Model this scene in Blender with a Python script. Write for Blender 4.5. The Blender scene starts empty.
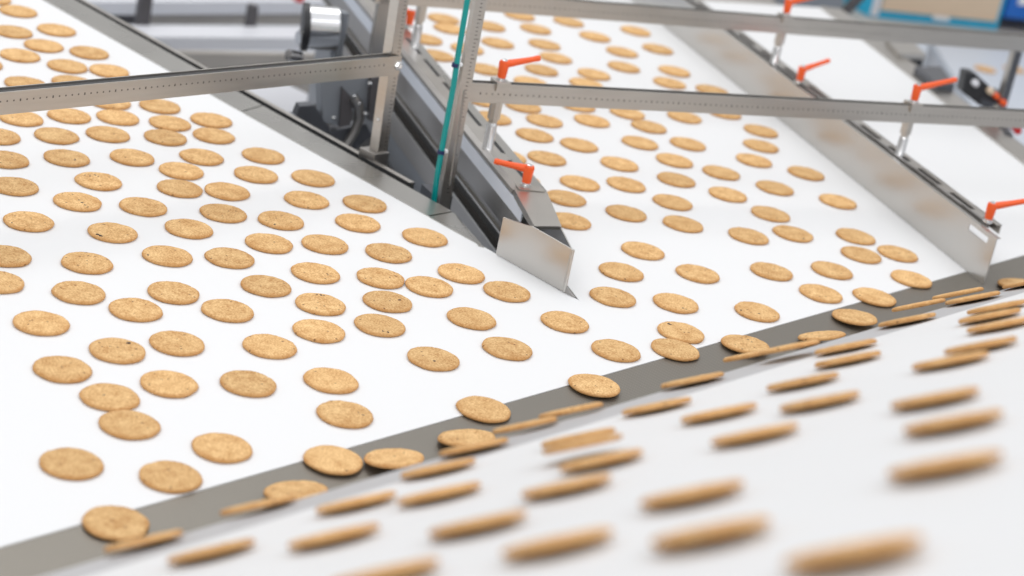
import bpy, bmesh, math, random
from mathutils import Vector, Matrix, noise
random.seed(7)
SC = bpy.context.scene
COL = SC.collection
MAIN = [[-0.9302,3.4003],[-0.9007,3.2738],[-0.8444,3.3357],[-0.8359,3.2311],[-0.8518,3.1517],[-0.763,3.2445],[-0.7723,3.1469],[-0.7092,3.1676],[-0.8013,3.0139],[-0.7422,3.0684],[-0.6668,3.0102],[-0.595,3.0403],[-0.5098,3.0236],[-0.5622,2.9678],[-0.6371,2.9441],[-0.7017,2.9054],[-0.7582,2.8494],[-0.4905,2.9515],[-0.5526,2.8971],[-0.6301,2.8582],[-0.6925,2.8049],[-0.7631,2.7511],[-0.8875,3.0684],[-0.9895,3.4442],[-0.241,3.9616],[-0.2213,3.893],[-0.2553,3.7768],[-0.1748,3.7698],[-0.2227,3.6772],[-0.1489,3.9783],[-0.1231,3.8599],[-0.1293,3.6511],[-0.1142,3.4446],[-0.0903,3.35],[-0.0589,4.0336],[0.0032,4.1533],[0.0615,4.0714],[0.1441,4.194],[-0.0345,3.9233],[0.1193,3.9916],[0.1916,4.0777],[-0.0073,3.8373],[-0.0287,3.7273],[0.1254,3.876],[0.07,3.7753],[-0.0426,3.6246],[0.0581,3.6955],[0.2261,3.9247],[0.2161,3.8265],[0.2996,3.8363],[-0.0453,3.4595],[0.0484,3.536],[0.1392,3.5546],[0.1792,3.4945],[0.244,3.6066],[0.3195,3.6905],[-0.0036,3.3973],[0.0777,3.4579],[-0.015,3.2996],[-0.0984,4.119],[0.0129,3.186],[0.1321,3.2367],[0.2249,3.3213],[0.3051,3.3065],[0.1456,3.1337],[0.0717,3.0907],[0.2276,3.2147],[0.0531,3.0013],[0.3132,3.1925],[0.2216,3.0917],[0.0646,2.8985],[0.1486,2.9894],[0.2376,2.9942],[0.1765,2.8329],[0.1468,2.7252],[0.2581,2.7829],[0.0614,3.2966],[0.1646,3.3837],[0.2491,3.437],[0.3866,3.6191],[0.3824,3.5198],[0.3658,3.4196],[0.3963,3.2829],[0.3817,3.1358],[0.3408,3.0018],[-0.0506,3.1485],[-0.022,3.0444],[0.3703,2.859],[0.1377,2.6188],[-0.0056,2.5573],[0.457,3.4072],[0.5035,3.2803],[0.4141,3.0586],[0.519,3.1105],[0.5203,3.024],[0.5827,3.0676],[0.4659,2.9211],[0.5922,2.9574],[0.4413,2.8076],[0.5239,2.8406],[-0.7244,2.6639],[-0.6535,2.7207],[-0.5738,2.7795],[-0.4856,2.8434],[-0.4983,2.766],[-0.4836,2.6922],[-0.4218,2.72],[-0.4087,2.6306],[-0.4379,2.5461],[-0.6826,2.569],[-0.59,2.6543],[-0.5937,2.5604],[-0.5115,2.5923],[-0.6289,2.4547],[-0.5237,2.4763],[-0.4412,2.4352],[-0.3672,2.4724],[-0.5256,2.3579],[-0.6204,2.3265],[-0.6044,2.2433],[-0.5095,2.2617],[-0.4069,2.321],[-0.4049,2.9062],[-0.3986,2.8152],[-0.3303,2.5533],[-0.3061,2.4034],[-0.3196,2.8518],[-0.3127,2.7523],[-0.3312,2.6485],[-0.2326,2.7876],[-0.2304,2.7018],[-0.1341,2.7001],[-0.2601,2.5925],[-0.1742,2.6094],[-0.2548,2.482],[-0.1721,2.5117],[-0.0712,2.5889],[-0.1073,2.5166],[-0.2319,2.3805],[-0.1528,2.4352],[-0.2198,2.296],[-0.1518,2.3527],[-0.0428,2.4369],[-0.0761,2.2835],[-0.1834,2.1603],[-0.1545,2.0788],[-0.2672,2.2204],[-0.2706,2.1064],[0.0096,2.3629],[-0.0035,2.1681],[-0.5239,2.1531],[-0.4681,2.0446],[-0.4259,2.1217],[-0.3686,2.175],[-0.3523,2.0634],[-0.4357,2.246],[-0.3346,2.3004],[-0.4029,2.0002],[-0.3674,1.9452],[-0.3991,1.8342],[-0.3006,1.8498],[-0.2653,1.9366],[-0.3279,1.7348],[0.0769,2.4912],[0.2254,2.645],[0.1467,2.4296],[0.2243,2.4744],[0.2322,2.5397],[0.3411,2.6772]]
RAISINS = {101:[[0.0141,-0.0093,0.0018],[0.0166,-0.0027,0.0011]],110:[[-0.0209,0.0055,0.0014],[-0.0146,0.0084,0.0013],[-0.0089,0.0136,0.0018],[-0.0043,0.0121,0.0011]],111:[[0.0018,-0.0002,0.0014],[0.0078,-0.0071,0.0018],[0.0137,-0.0139,0.0015],[0.0187,-0.0171,0.001]],114:[[-0.0142,-0.0235,0.002],[-0.01,-0.0256,0.002],[-0.0075,-0.0265,0.0013]],113:[[0.0008,0.0063,0.0011],[-0.0154,-0.0228,0.0011]],152:[[0.0073,0.0204,0.0024]],157:[[-0.0061,-0.0034,0.0013]],151:[[-0.0007,-0.0006,0.0013]],139:[[0.0143,0.0065,0.0021],[0.0034,0.0039,0.0011]],141:[[0.0066,-0.0227,0.0013],[0.0129,-0.0226,0.0016]],143:[[0.0023,-0.0126,0.0019]],145:[[0.0199,0.0016,0.0016],[0.0156,-0.0005,0.0011]],164:[[0.0094,-0.0206,0.0015],[0.0136,-0.022,0.0011]],167:[[-0.017,0.014,0.0022],[-0.0142,0.0137,0.0013]],168:[[-0.0238,-0.0138,0.0015],[0.0016,-0.013,0.0018]],136:[[-0.0071,0.0059,0.0014],[-0.0034,0.0041,0.0016],[-0.0069,-0.0099,0.0011]],128:[[-0.0043,-0.0272,0.0016]],134:[[0.0169,-0.0054,0.0014],[0.0211,-0.0067,0.0011]],115:[[-0.0218,-0.0167,0.0015]],138:[[-0.0085,0.0226,0.0014],[-0.0035,0.0237,0.0018],[0.0003,0.0241,0.0011]],84:[[0.0185,-0.0108,0.0012],[-0.0154,0.0059,0.0012]],92:[[0.0148,-0.0232,0.0013]],165:[[-0.0219,0.0106,0.0011]]}
PLATE = [[0.1228,2.3005,2],[0.3188,2.5378,4],[0.4836,2.7267,6],[-0.1493,1.9595,1],[-0.0864,1.9792,13],[-0.1734,1.858,15],[-0.0152,2.0641,15],[0.4251,2.6015,22],[0.7675,3.0191,12]]
INCLINE = [[-0.2524,1.4693,0.1391],[-0.1765,1.323,0.2267],[-0.1765,1.5713,0.138],[-0.0862,1.4529,0.2223],[-0.0217,1.4058,0.2691],[-0.0301,1.5864,0.2007],[-0.0041,1.7072,0.1697],[0.0401,1.8175,0.1509],[0.0835,1.8795,0.1489],[-0.087,1.2763,0.285],[-0.0389,1.0651,0.3829],[0.01,1.1992,0.3577],[0.0668,1.3036,0.3469],[0.0942,1.4155,0.3197],[0.0834,1.6115,0.2446],[0.0848,1.5509,0.2669],[0.1551,1.7525,0.2276],[0.1928,1.5879,0.304],[0.2024,1.9497,0.1792],[0.2774,2.1219,0.1526],[0.316,2.1205,0.171],[0.2746,1.7128,0.2974],[0.199,1.3927,0.3765],[0.0565,1.059,0.4294],[0.136,1.1514,0.4334],[0.1326,0.9951,0.4877],[0.2621,1.5262,0.3582],[0.352,1.9853,0.2361],[0.3318,1.8431,0.2775],[0.4447,2.1755,0.2113],[0.493,2.3699,0.1643],[0.5491,2.432,0.1682],[0.5396,2.3075,0.2083],[0.5214,2.106,0.2718],[0.4931,2.0128,0.2919],[0.4745,1.8884,0.3277],[0.4215,1.7207,0.363],[0.3815,1.6432,0.372],[0.3217,1.3986,0.4316],[0.3033,1.2511,0.4757],[0.2638,1.0769,0.5195],[0.1828,0.8654,0.5574],[0.6182,2.3809,0.2187]]

# ---------------------------------------------------------------- camera (calibrated from the biscuits, all 65 mm wide)
F, PITCH, ROLL, HGT = 2045.94, .364448, .20427, .98456
CF = Vector((0, math.cos(PITCH), -math.sin(PITCH)))
R0 = Vector((1, 0, 0)); U0 = R0.cross(CF)
CR = math.cos(ROLL) * R0 + math.sin(ROLL) * U0
CU = -math.sin(ROLL) * R0 + math.cos(ROLL) * U0
CP = Vector((0, 0, HGT))
def ray(u, v): return CF + CR * ((u - 512) / F) - CU * ((v - 288) / F)
def at(u, v, z=0.0):
    r = ray(u, v); return CP + r * ((z - HGT) / r.z)
def far(u, v, d): return CP + ray(u, v) * d
def onplane(u, v, p, n):
    r = ray(u, v); return CP + r * ((p - CP).dot(n) / r.dot(n))
N2 = Vector((-0.40144, 0.30809, 0.86251)).normalized()
A2, B2, C2 = 0.46544, -0.35721, 0.78142                      # the inclined belt: z = A2 x + B2 y + C2
def on2(u, v):
    r = ray(u, v); t = (A2 * CP.x + B2 * CP.y + C2 - CP.z) / (r.z - A2 * r.x - B2 * r.y); return CP + r * t
def azv(a): a = math.radians(a); return Vector((math.sin(a), math.cos(a), 0))
Z = Vector((0, 0, 1))
D1 = azv(131.5)      # travel of the near lane
X1 = azv(38.4)       # along the cross plate
D2 = azv(158.6)      # travel of the far lane
X2 = Vector((.931, .365, 0))

cam = bpy.data.cameras.new('camera'); co = bpy.data.objects.new('camera', cam); COL.objects.link(co)
m = Matrix(((CR.x, CU.x, -CF.x, CP.x), (CR.y, CU.y, -CF.y, CP.y), (CR.z, CU.z, -CF.z, CP.z), (0, 0, 0, 1)))
co.matrix_world = m
cam.sensor_width = 36; cam.lens = F / 1024 * 36; cam.clip_start = .02; cam.clip_end = 100
cam.dof.use_dof = True; cam.dof.focus_distance = 2.62; cam.dof.aperture_fstop = 3.9
SC.camera = co

# ---------------------------------------------------------------- materials
def mat(name, col, rough=.5, metal=0., noise_s=None, noise_a=.0, bump=0., bump_s=200, emit=None, aniso=None, stretch=None, spec=None):
    M = bpy.data.materials.new(name); M.use_nodes = True
    nt = M.node_tree; b = nt.nodes['Principled BSDF']
    b.inputs['Base Color'].default_value = (*col, 1); b.inputs['Roughness'].default_value = rough
    b.inputs['Metallic'].default_value = metal
    if spec is not None: b.inputs['Specular IOR Level'].default_value = spec
    tc = nt.nodes.new('ShaderNodeTexCoord'); mp = nt.nodes.new('ShaderNodeMapping')
    nt.links.new(tc.outputs['Object'], mp.inputs[0])
    if stretch: mp.inputs['Scale'].default_value = stretch
    if noise_s:
        n = nt.nodes.new('ShaderNodeTexNoise'); n.inputs['Scale'].default_value = noise_s; n.inputs['Detail'].default_value = 4
        nt.links.new(mp.outputs[0], n.inputs['Vector'])
        mx = nt.nodes.new('ShaderNodeMix'); mx.data_type = 'RGBA'
        mx.inputs['A'].default_value = (*[c * (1 - noise_a) for c in col], 1); mx.inputs['B'].default_value = (*[min(1, c * (1 + noise_a)) for c in col], 1)
        nt.links.new(n.outputs['Fac'], mx.inputs['Factor']); nt.links.new(mx.outputs['Result'], b.inputs['Base Color'])
        mr = nt.nodes.new('ShaderNodeMapRange'); mr.inputs['To Min'].default_value = max(0, rough - .08); mr.inputs['To Max'].default_value = min(1, rough + .08)
        nt.links.new(n.outputs['Fac'], mr.inputs['Value']); nt.links.new(mr.outputs[0], b.inputs['Roughness'])
    if bump:
        n2 = nt.nodes.new('ShaderNodeTexNoise'); n2.inputs['Scale'].default_value = bump_s; n2.inputs['Detail'].default_value = 3
        nt.links.new(mp.outputs[0], n2.inputs['Vector'])
        bp = nt.nodes.new('ShaderNodeBump'); bp.inputs['Strength'].default_value = bump; bp.inputs['Distance'].default_value = .001
        nt.links.new(n2.outputs['Fac'], bp.inputs['Height']); nt.links.new(bp.outputs[0], b.inputs['Normal'])
    return M
WHITE = mat('white_belt', (.79, .795, .80), .5, noise_s=3, noise_a=.012, bump=.05, bump_s=900, spec=.25)
STEEL = mat('brushed_steel', (.55, .525, .49), .33, 1, noise_s=14, noise_a=.10, bump=.06, bump_s=350, stretch=(1, 1, 12))
STEELD = mat('dull_steel', (.40, .385, .37), .42, 1, noise_s=10, noise_a=.15, bump=.05, bump_s=300)
GUIDE = mat('satin_steel_guide', (.58, .565, .54), .30, 1, noise_s=7, noise_a=.07, bump=.03, bump_s=300)
SIDE = mat('side_strip_steel', (.50, .49, .465), .28, 1, noise_s=9, noise_a=.08, bump=.03, bump_s=400)
CHROME = mat('polished_steel', (.75, .75, .76), .14, 1, noise_s=30, noise_a=.05)
DARK = mat('dark_plastic', (.02, .021, .024), .45, noise_s=30, noise_a=.2)
DARKM = mat('dark_machine_steel', (.13, .135, .15), .4, .7, noise_s=12, noise_a=.2)
SLATE = mat('slate_painted_steel', (.27, .29, .32), .45, .3, noise_s=9, noise_a=.1)
SLOT = mat('dark_slot', (.05, .05, .052), .6, .2, noise_s=20, noise_a=.1)  # near-black for slots and gaps, with their shade in the colour
INK = mat('engraved_ink', (.12, .11, .10), .6, noise_s=50, noise_a=.1)
ORANGE = mat('orange_plastic', (.90, .115, .018), .38, noise_s=60, noise_a=.06, bump=.08, bump_s=500)
TEAL = mat('teal_hose', (.0, .30, .29), .3, noise_s=40, noise_a=.06)
NAVY = mat('navy_cable_tie', (.01, .02, .10), .4, noise_s=40, noise_a=.1)
LIGHTBAR = mat('pale_nose_strip', (.50, .50, .51), .5, .1, noise_s=10, noise_a=.05)
BEAM = mat('pale_machine_enamel', (.70, .71, .75), .4, .0, noise_s=6, noise_a=.06)
PANEL = mat('warm_grey_panel', (.42, .39, .355), .5, .0, noise_s=5, noise_a=.12)
CHAR = mat('charcoal_panel', (.085, .08, .085), .55, noise_s=8, noise_a=.2)
FLOOR = mat('pale_blue_floor', (.56, .60, .66), .5, noise_s=1.2, noise_a=.06)
CARD = mat('beige_cardboard', (.70, .55, .40), .7, noise_s=12, noise_a=.05)
CYAN = mat('cyan_print', (.03, .42, .68), .5, noise_s=9, noise_a=.12)
BLUE = mat('blue_crate', (.01, .14, .55), .45, noise_s=9, noise_a=.1)
GREEN = mat('green_crate', (.09, .25, .10), .5, noise_s=9, noise_a=.1)
LINER = mat('pale_blue_liner', (.72, .77, .86), .45, noise_s=8, noise_a=.05)
RED = mat('red_cap', (.65, .03, .03), .4, noise_s=9, noise_a=.1)
LOGO = mat('white_print', (.85, .86, .88), .5, noise_s=9, noise_a=.03)

def plate_mat():
    M = mat('grey_transfer_mesh', (.20, .185, .165), .42, .75)
    nt = M.node_tree; b = nt.nodes['Principled BSDF']
    tc = nt.nodes.new('ShaderNodeTexCoord'); mp = nt.nodes.new('ShaderNodeMapping'); mp.inputs['Rotation'].default_value = (0, 0, math.radians(38.4))
    nt.links.new(tc.outputs['Object'], mp.inputs[0])
    hs = []
    for d in ('X', 'Y'):
        w = nt.nodes.new('ShaderNodeTexWave'); w.bands_direction = d; w.inputs['Scale'].default_value = 100; nt.links.new(mp.outputs[0], w.inputs['Vector']); hs.append(w)
    mu = nt.nodes.new('ShaderNodeMath'); mu.operation = 'MULTIPLY'
    nt.links.new(hs[0].outputs['Fac'], mu.inputs[0]); nt.links.new(hs[1].outputs['Fac'], mu.inputs[1])
    bp = nt.nodes.new('ShaderNodeBump'); bp.inputs['Strength'].default_value = .35; bp.inputs['Distance'].default_value = .0006
    nt.links.new(mu.outputs[0], bp.inputs['Height']); nt.links.new(bp.outputs[0], b.inputs['Normal'])
    mx = nt.nodes.new('ShaderNodeMix'); mx.data_type = 'RGBA'
    mx.inputs['A'].default_value = (.215, .20, .175, 1); mx.inputs['B'].default_value = (.32, .295, .255, 1)
    nt.links.new(mu.outputs[0], mx.inputs['Factor']); nt.links.new(mx.outputs['Result'], b.inputs['Base Color'])
    return M
PLATEM = plate_mat()

def biscuit_mat():
    M = bpy.data.materials.new('baked_oat_biscuit'); M.use_nodes = True
    nt = M.node_tree; N = nt.nodes; L = nt.links; b = N['Principled BSDF']
    b.inputs['Roughness'].default_value = .78; b.inputs['Specular IOR Level'].default_value = .25
    tc = N.new('ShaderNodeTexCoord'); oi = N.new('ShaderNodeObjectInfo')
    sc = N.new('ShaderNodeMath'); sc.operation = 'MULTIPLY'; sc.inputs[1].default_value = 7.3; L.new(oi.outputs['Random'], sc.inputs[0])
    ad = N.new('ShaderNodeVectorMath'); ad.operation = 'ADD'; L.new(tc.outputs['Object'], ad.inputs[0]); L.new(sc.outputs[0], ad.inputs[1])
    def nz(s, d=3):
        n = N.new('ShaderNodeTexNoise'); n.inputs['Scale'].default_value = s; n.inputs['Detail'].default_value = d; L.new(ad.outputs[0], n.inputs['Vector']); return n
    n1 = nz(60, 3); n2 = nz(420, 4)
    cr = N.new('ShaderNodeValToRGB'); e = cr.color_ramp.elements
    e[0].position = .36; e[0].color = (.50, .255, .088, 1); e[1].position = .64; e[1].color = (.86, .585, .285, 1)
    a = N.new('ShaderNodeMath'); a.operation = 'MULTIPLY_ADD'; a.inputs[1].default_value = .35; L.new(n1.outputs['Fac'], a.inputs[0])
    c = N.new('ShaderNodeMath'); c.operation = 'MULTIPLY'; c.inputs[1].default_value = .65; L.new(n2.outputs['Fac'], c.inputs[0]); L.new(c.outputs[0], a.inputs[2])
    L.new(a.outputs[0], cr.inputs[0])
    # per-biscuit bake tone
    hv = N.new('ShaderNodeHueSaturation'); L.new(cr.outputs[0], hv.inputs['Color'])
    mr = N.new('ShaderNodeMapRange'); mr.inputs['To Min'].default_value = .90; mr.inputs['To Max'].default_value = 1.10; L.new(oi.outputs['Random'], mr.inputs['Value']); L.new(mr.outputs[0], hv.inputs['Value'])
    # browner baked rim
    ln = N.new('ShaderNodeVectorMath'); ln.operation = 'LENGTH'
    fl = N.new('ShaderNodeVectorMath'); fl.operation = 'MULTIPLY'; fl.inputs[1].default_value = (1, 1, 0); L.new(tc.outputs['Object'], fl.inputs[0]); L.new(fl.outputs[0], ln.inputs[0])
    rm = N.new('ShaderNodeMapRange'); rm.inputs['From Min'].default_value = .0285; rm.inputs['From Max'].default_value = .0325; rm.inputs['To Max'].default_value = .6; L.new(ln.outputs['Value'], rm.inputs['Value'])
    mx = N.new('ShaderNodeMix'); mx.data_type = 'RGBA'; mx.inputs['B'].default_value = (.55, .255, .08, 1)
    L.new(rm.outputs[0], mx.inputs['Factor']); L.new(hv.outputs[0], mx.inputs['A'])
    # sparse dark specks
    vo = N.new('ShaderNodeTexVoronoi'); vo.inputs['Scale'].default_value = 110; L.new(ad.outputs[0], vo.inputs['Vector'])
    lt = N.new('ShaderNodeMath'); lt.operation = 'LESS_THAN'; lt.inputs[1].default_value = .16; L.new(vo.outputs['Distance'], lt.inputs[0])
    sp = N.new('ShaderNodeSeparateColor'); L.new(vo.outputs['Color'], sp.inputs[0])
    l2 = N.new('ShaderNodeMath'); l2.operation = 'LESS_THAN'; l2.inputs[1].default_value = .30; L.new(sp.outputs[0], l2.inputs[0])
    mm = N.new('ShaderNodeMath'); mm.operation = 'MULTIPLY'; L.new(lt.outputs[0], mm.inputs[0]); L.new(l2.outputs[0], mm.inputs[1])
    m8 = N.new('ShaderNodeMath'); m8.operation = 'MULTIPLY'; m8.inputs[1].default_value = .75; L.new(mm.outputs[0], m8.inputs[0])
    m2 = N.new('ShaderNodeMix'); m2.data_type = 'RGBA'; m2.inputs['B'].default_value = (.12, .045, .02, 1)
    L.new(m8.outputs[0], m2.inputs['Factor']); L.new(mx.outputs['Result'], m2.inputs['A']); L.new(m2.outputs['Result'], b.inputs['Base Color'])
    bp = N.new('ShaderNodeBump'); bp.inputs['Strength'].default_value = .9; bp.inputs['Distance'].default_value = .0018
    L.new(a.outputs[0], bp.inputs['Height']); L.new(bp.outputs[0], b.inputs['Normal'])
    return M
BISC = biscuit_mat()
RAISIN = mat('dark_raisin', (.035, .018, .014), .45, noise_s=300, noise_a=.4, bump=.3, bump_s=900)

# ---------------------------------------------------------------- mesh helpers
class MB:
    def __init__(s): s.bm = bmesh.new()
    def prism(s, pts, vec):
        a = [s.bm.verts.new(p) for p in pts]; b = [s.bm.verts.new(Vector(p) + vec) for p in pts]
        n = len(a); s.bm.faces.new(a); s.bm.faces.new(b[::-1])
        for i in range(n): s.bm.faces.new((a[i], b[i], b[(i + 1) % n], a[(i + 1) % n]))
        return s
    def box(s, o, x, y, z):
        o, x, y, z = map(Vector, (o, x, y, z)); return s.prism([o, o + x, o + x + y, o + y], z)
    def bar(s, p, q, side, s0, s1, z0, z1):
        """a straight profile from p to q, between offsets s0..s1 along side and z0..z1 up"""
        p = Vector(p); q = Vector(q); return s.prism([p + side * s0 + Z * z0, p + side * s1 + Z * z0, p + side * s1 + Z * z1, p + side * s0 + Z * z1], q - p)
    def tube(s, pts, r, seg=16, cap=True):
        pts = [Vector(p) for p in pts]; rs = r if isinstance(r, (list, tuple)) else [r] * len(pts); rings = []
        t0 = (pts[1] - pts[0]).normalized(); ref = Vector((0, 0, 1)) if abs(t0.z) < .9 else Vector((1, 0, 0))
        n = t0.cross(ref).normalized()
        for i, p in enumerate(pts):
            t = (pts[min(i + 1, len(pts) - 1)] - pts[max(i - 1, 0)])
            t = t.normalized() if t.length > 1e-9 else t0
            n = (n - t * n.dot(t)).normalized(); bb = t.cross(n)
            rings.append([s.bm.verts.new(p + (n * math.cos(2 * math.pi * k / seg) + bb * math.sin(2 * math.pi * k / seg)) * rs[i]) for k in range(seg)])
        for a, b in zip(rings, rings[1:]):
            for k in range(seg): s.bm.faces.new((a[k], a[(k + 1) % seg], b[(k + 1) % seg], b[k]))
        if cap: s.bm.faces.new(rings[0][::-1]); s.bm.faces.new(rings[-1])
        return s
    def build(s, name, material, parent=None, bevel=0., smooth=False):
        bmesh.ops.recalc_face_normals(s.bm, faces=s.bm.faces)
        if bevel:
            bmesh.ops.bevel(s.bm, geom=[e for e in s.bm.edges if e.calc_length() > bevel * 2.5], offset=bevel, segments=2, affect='EDGES', profile=.6)
        me = bpy.data.meshes.new(name); s.bm.to_mesh(me); s.bm.free(); me.materials.append(material)
        o = bpy.data.objects.new(name, me); COL.objects.link(o)
        if smooth:
            for f in me.polygons: f.use_smooth = True
            try: me.set_sharp_from_angle(angle=math.radians(38))
            except Exception: pass
        if parent:
            o.parent = parent
            top = parent
            off = Vector(parent.location)
            while top.parent: top = top.parent; off += Vector(top.location)
            me.transform(Matrix.Translation(-off))
        return o
def tag(o, label, cat, group=None, kind=None):
    if label: o['label'] = label
    if cat: o['category'] = cat
    if group: o['group'] = group
    if kind: o['kind'] = kind
    return o
def thing(name, loc, label, cat, group=None, kind=None):
    o = bpy.data.objects.new(name, None); COL.objects.link(o); o.location = loc; o.empty_display_size = .02
    return tag(o, label, cat, group, kind)
def recentre(o, c):
    c = Vector(c); o.data.transform(Matrix.Translation(-c)); o.location = c

# ---------------------------------------------------------------- the hall floor
fl = MB().box((-14, -6, -.95), (28, 0, 0), (0, 26, 0), (0, 0, .05)).build('floor', FLOOR); fl['kind'] = 'structure'

# ---------------------------------------------------------------- belts
E0, E1 = at(0, 547), at(1024, 255)                      # belt end / start of the grey cross plate
ex = (E1 - E0).normalized(); dn = Vector((ex.y, -ex.x, 0))  # dn points downstream
EL, ER = E0 - ex * .55, E1 + ex * .95
TIP = at(564, 293)
def hit(p, d, q, e):     # intersection of two plan lines
    den = d.x * e.y - d.y * e.x; t = ((q.x - p.x) * e.y - (q.y - p.y) * e.x) / den; return p + d * t
LE0, LE1 = at(45, 0), at(573, 297)
le = (LE1 - LE0).normalized()
SE = hit(LE0, le, E0, ex)                               # seam meets the plate edge
dE0, dE1 = at(400, 73), at(519.3, 224.3); de = (dE1 - dE0).normalized(); dp = Vector((-de.y, de.x, 0))
if dp.x < 0: dp = -dp
JN = hit(dE0, de, LE0, le)
SE.z = JN.z = 0
T_B = .012
convL = thing('belt_conveyor', (SE.x, SE.y, -.9), 'wide white belt conveyor crowded with biscuits, edged by the flat steel side strip', 'conveyor', 'white belt conveyors')
farL = LE0 - le * 1.6
b = MB().prism([EL, SE, LE0 - le * 1.6, LE0 - le * 1.6 - ex * 2.6, EL - dn * .4 - ex * .6], -Z * T_B)
b.build('belt', WHITE, convL)
MB().prism([p + Vector((0, 0, -.02)) for p in (EL - dn * .03, SE - dn * .03 - ex * .03, farL - ex * .03, farL - ex * 2.55)], -Z * .06).build('slider_bed', DARKM, convL)
convR = thing('belt_conveyor', (E1.x, E1.y, -.9), 'white belt conveyor carrying the biscuits between pointed divider and tall guide, plus an empty lane', 'conveyor', 'white belt conveyors')
r3a, r3b = at(858, 37), at(1024, 165); r3 = (r3b - r3a).normalized()
R3E = hit(r3a, r3, E0, ex); R3E.z = 0
BK0 = at(405, -16); BK1 = at(900, 12); bk = (BK1 - BK0).normalized()
cL = hit(dE0, de, BK0, bk); cR = hit(r3a, r3, BK0, bk); cL.z = cR.z = 0
b = MB().prism([SE, R3E, cR, cL, JN], -Z * T_B)
b.build('belt', WHITE, convR)
MB().prism([p - Z * .02 for p in (SE - dn * .03 + ex * .03, R3E - dn * .03 - ex * .03, cR - ex * .05, cL + ex * .05, JN + ex * .06)], -Z * .06).build('slider_bed', DARKM, convR)
# side frame of the far lane: upright face, pale flange, dark gap, lower channel
fe = JN - de * .012
MB().bar(fe, cL, dp, -.001, .004, -.036, -.0015).build('side_frame', STEELD, convR)
MB().bar(fe, cL, dp, -.006, .004, -.0395, -.036).build('flange', STEEL, convR)
MB().bar(fe, cL, dp, .012, .016, -.075, -.0395).build('gap_shade', SLOT, convR)  # dark strip that carries the shade of the gap in its colour
MB().bar(fe, cL, dp, -.002, .012, -.073, -.0700).build('flange', STEEL, convR)
MB().bar(fe, cL, dp, -.001, .003, -.112, -.073).build('lower_channel', STEELD, convR)
MB().bar(fe, cL, dp, .001, .004, -.30, -.112).build('skirt_panel', SLATE, convR)
# far side frame of the empty lane
r3n = Vector((-r3.y, r3.x, 0)); r3n = r3n if r3n.x > 0 else -r3n
MB().bar(R3E, cR, r3n, .0, .055, -.05, .004).build('side_frame', STEEL, convR, bevel=.001)
MB().bar(R3E, cR, r3n, .058, .075, -.06, -.004).build('side_rail', STEELD, convR)
def legs(conv, pts):
    for p in pts:
        MB().box((p.x - .025, p.y - .025, -.9), (.05, 0, 0), (0, .05, 0), (0, 0, .82)).build('leg', STEELD, conv)
legs(convL, [EL + ex * .2 - dn * .15, SE - ex * .1 - dn * .12, farL - ex * .2, farL - ex * 1.4])
legs(convR, [SE + ex * .2 - dn * .15, R3E - ex * .1 - dn * .15, cR - ex * .15, cL + ex * .15])
# flat steel side strip of the near lane
seamA, seamB = at(429, 217.5), at(453, 213)
oA, oB = at(75, 0), at(440, 205); on = (oB - oA).normalized(); oA2 = oA - on * 1.2
iA = at(425, 215)
midI, midO = at(241, 112), at(262, 106)
s1 = MB().prism([p + Z * .0015 for p in (LE0 - le * 1.6, midI, midO, oA2)], -Z * .006).build('side_strip', SIDE, convL)
s2 = MB().prism([p + Z * .0015 for p in (at(242, 112.6), at(428, 216.6), at(452, 212.2), at(263, 106.6))], -Z * .006).build('side_strip', SIDE, convL)
s3 = MB().prism([p + Z * .0015 for p in (seamA, at(484, 248), at(478.5, 246.5), at(455.5, 215.0), seamB)], -Z * .006).build('side_strip', SIDE, convL)
MB().prism([p - Z * .006 for p in (LE0 - le * 1.6 - ex * .02, at(484, 248) - ex * .02, at(480, 247), seamB, oA2)], -Z * .09).build('side_skirt', DARKM, convL)
rE = at(410, 184)
MB().bar(oA2, rE, Vector((on.y * -1, on.x, 0)) if -on.y > 0 else Vector((on.y, -on.x, 0)), .000, .009, -.02, .0024).build('edge_rail', STEEL, convL, bevel=.0006)
MB().bar(oA2, rE, Vector((-on.y, on.x, 0)) if -on.y > 0 else Vector((on.y, -on.x, 0)), -.0009, .0, -.02, .0017).build('edge_groove', SLOT, convL)
# shaded void of the wedge between the lanes, put in as a black sheet
shade_sheet = MB().prism([at(u, v, -.16) for u, v in ((300, 118), (352, 70), (372, 64), (500, 262), (470, 262))], -Z * .01).build('void_shade', SLOT);  # black sheet added for the shade in the void below
recentre(shade_sheet, at(400, 180, -.16)); tag(shade_sheet, 'black sheet put in for the shaded void in the wedge between the two lanes', 'shade_sheet')

# grey cross plate
PL0, PL1 = at(130, 560), at(1000, 290.5)
plw = .073
cp = thing('transfer_plate', (SE.x, SE.y, -.05), 'dark grey finely meshed transfer plate running across the ends of both white belts', 'transfer plate')
MB().prism([EL + dn * .0004 - Z * .0006, ER + dn * .0004 - Z * .0006, ER + dn * plw - Z * .0006, EL + dn * plw - Z * .0006], -Z * .008).build('plate', PLATEM, cp, bevel=.0008)
for k in range(5):
    p = EL.lerp(ER, .1 + .2 * k); MB().box(p + dn * .02 - Z * .05, ex * .02, dn * .03, Z * .041).build('support_bracket', DARKM, cp)
MB().box(EL + dn * .01 - Z * .9, ex * .04, dn * .04, Z * .86).build('leg', DARKM, cp)
MB().box(ER + dn * .01 - Z * .9 - ex * .04, ex * .04, dn * .04, Z * .86).build('leg', DARKM, cp)

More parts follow.
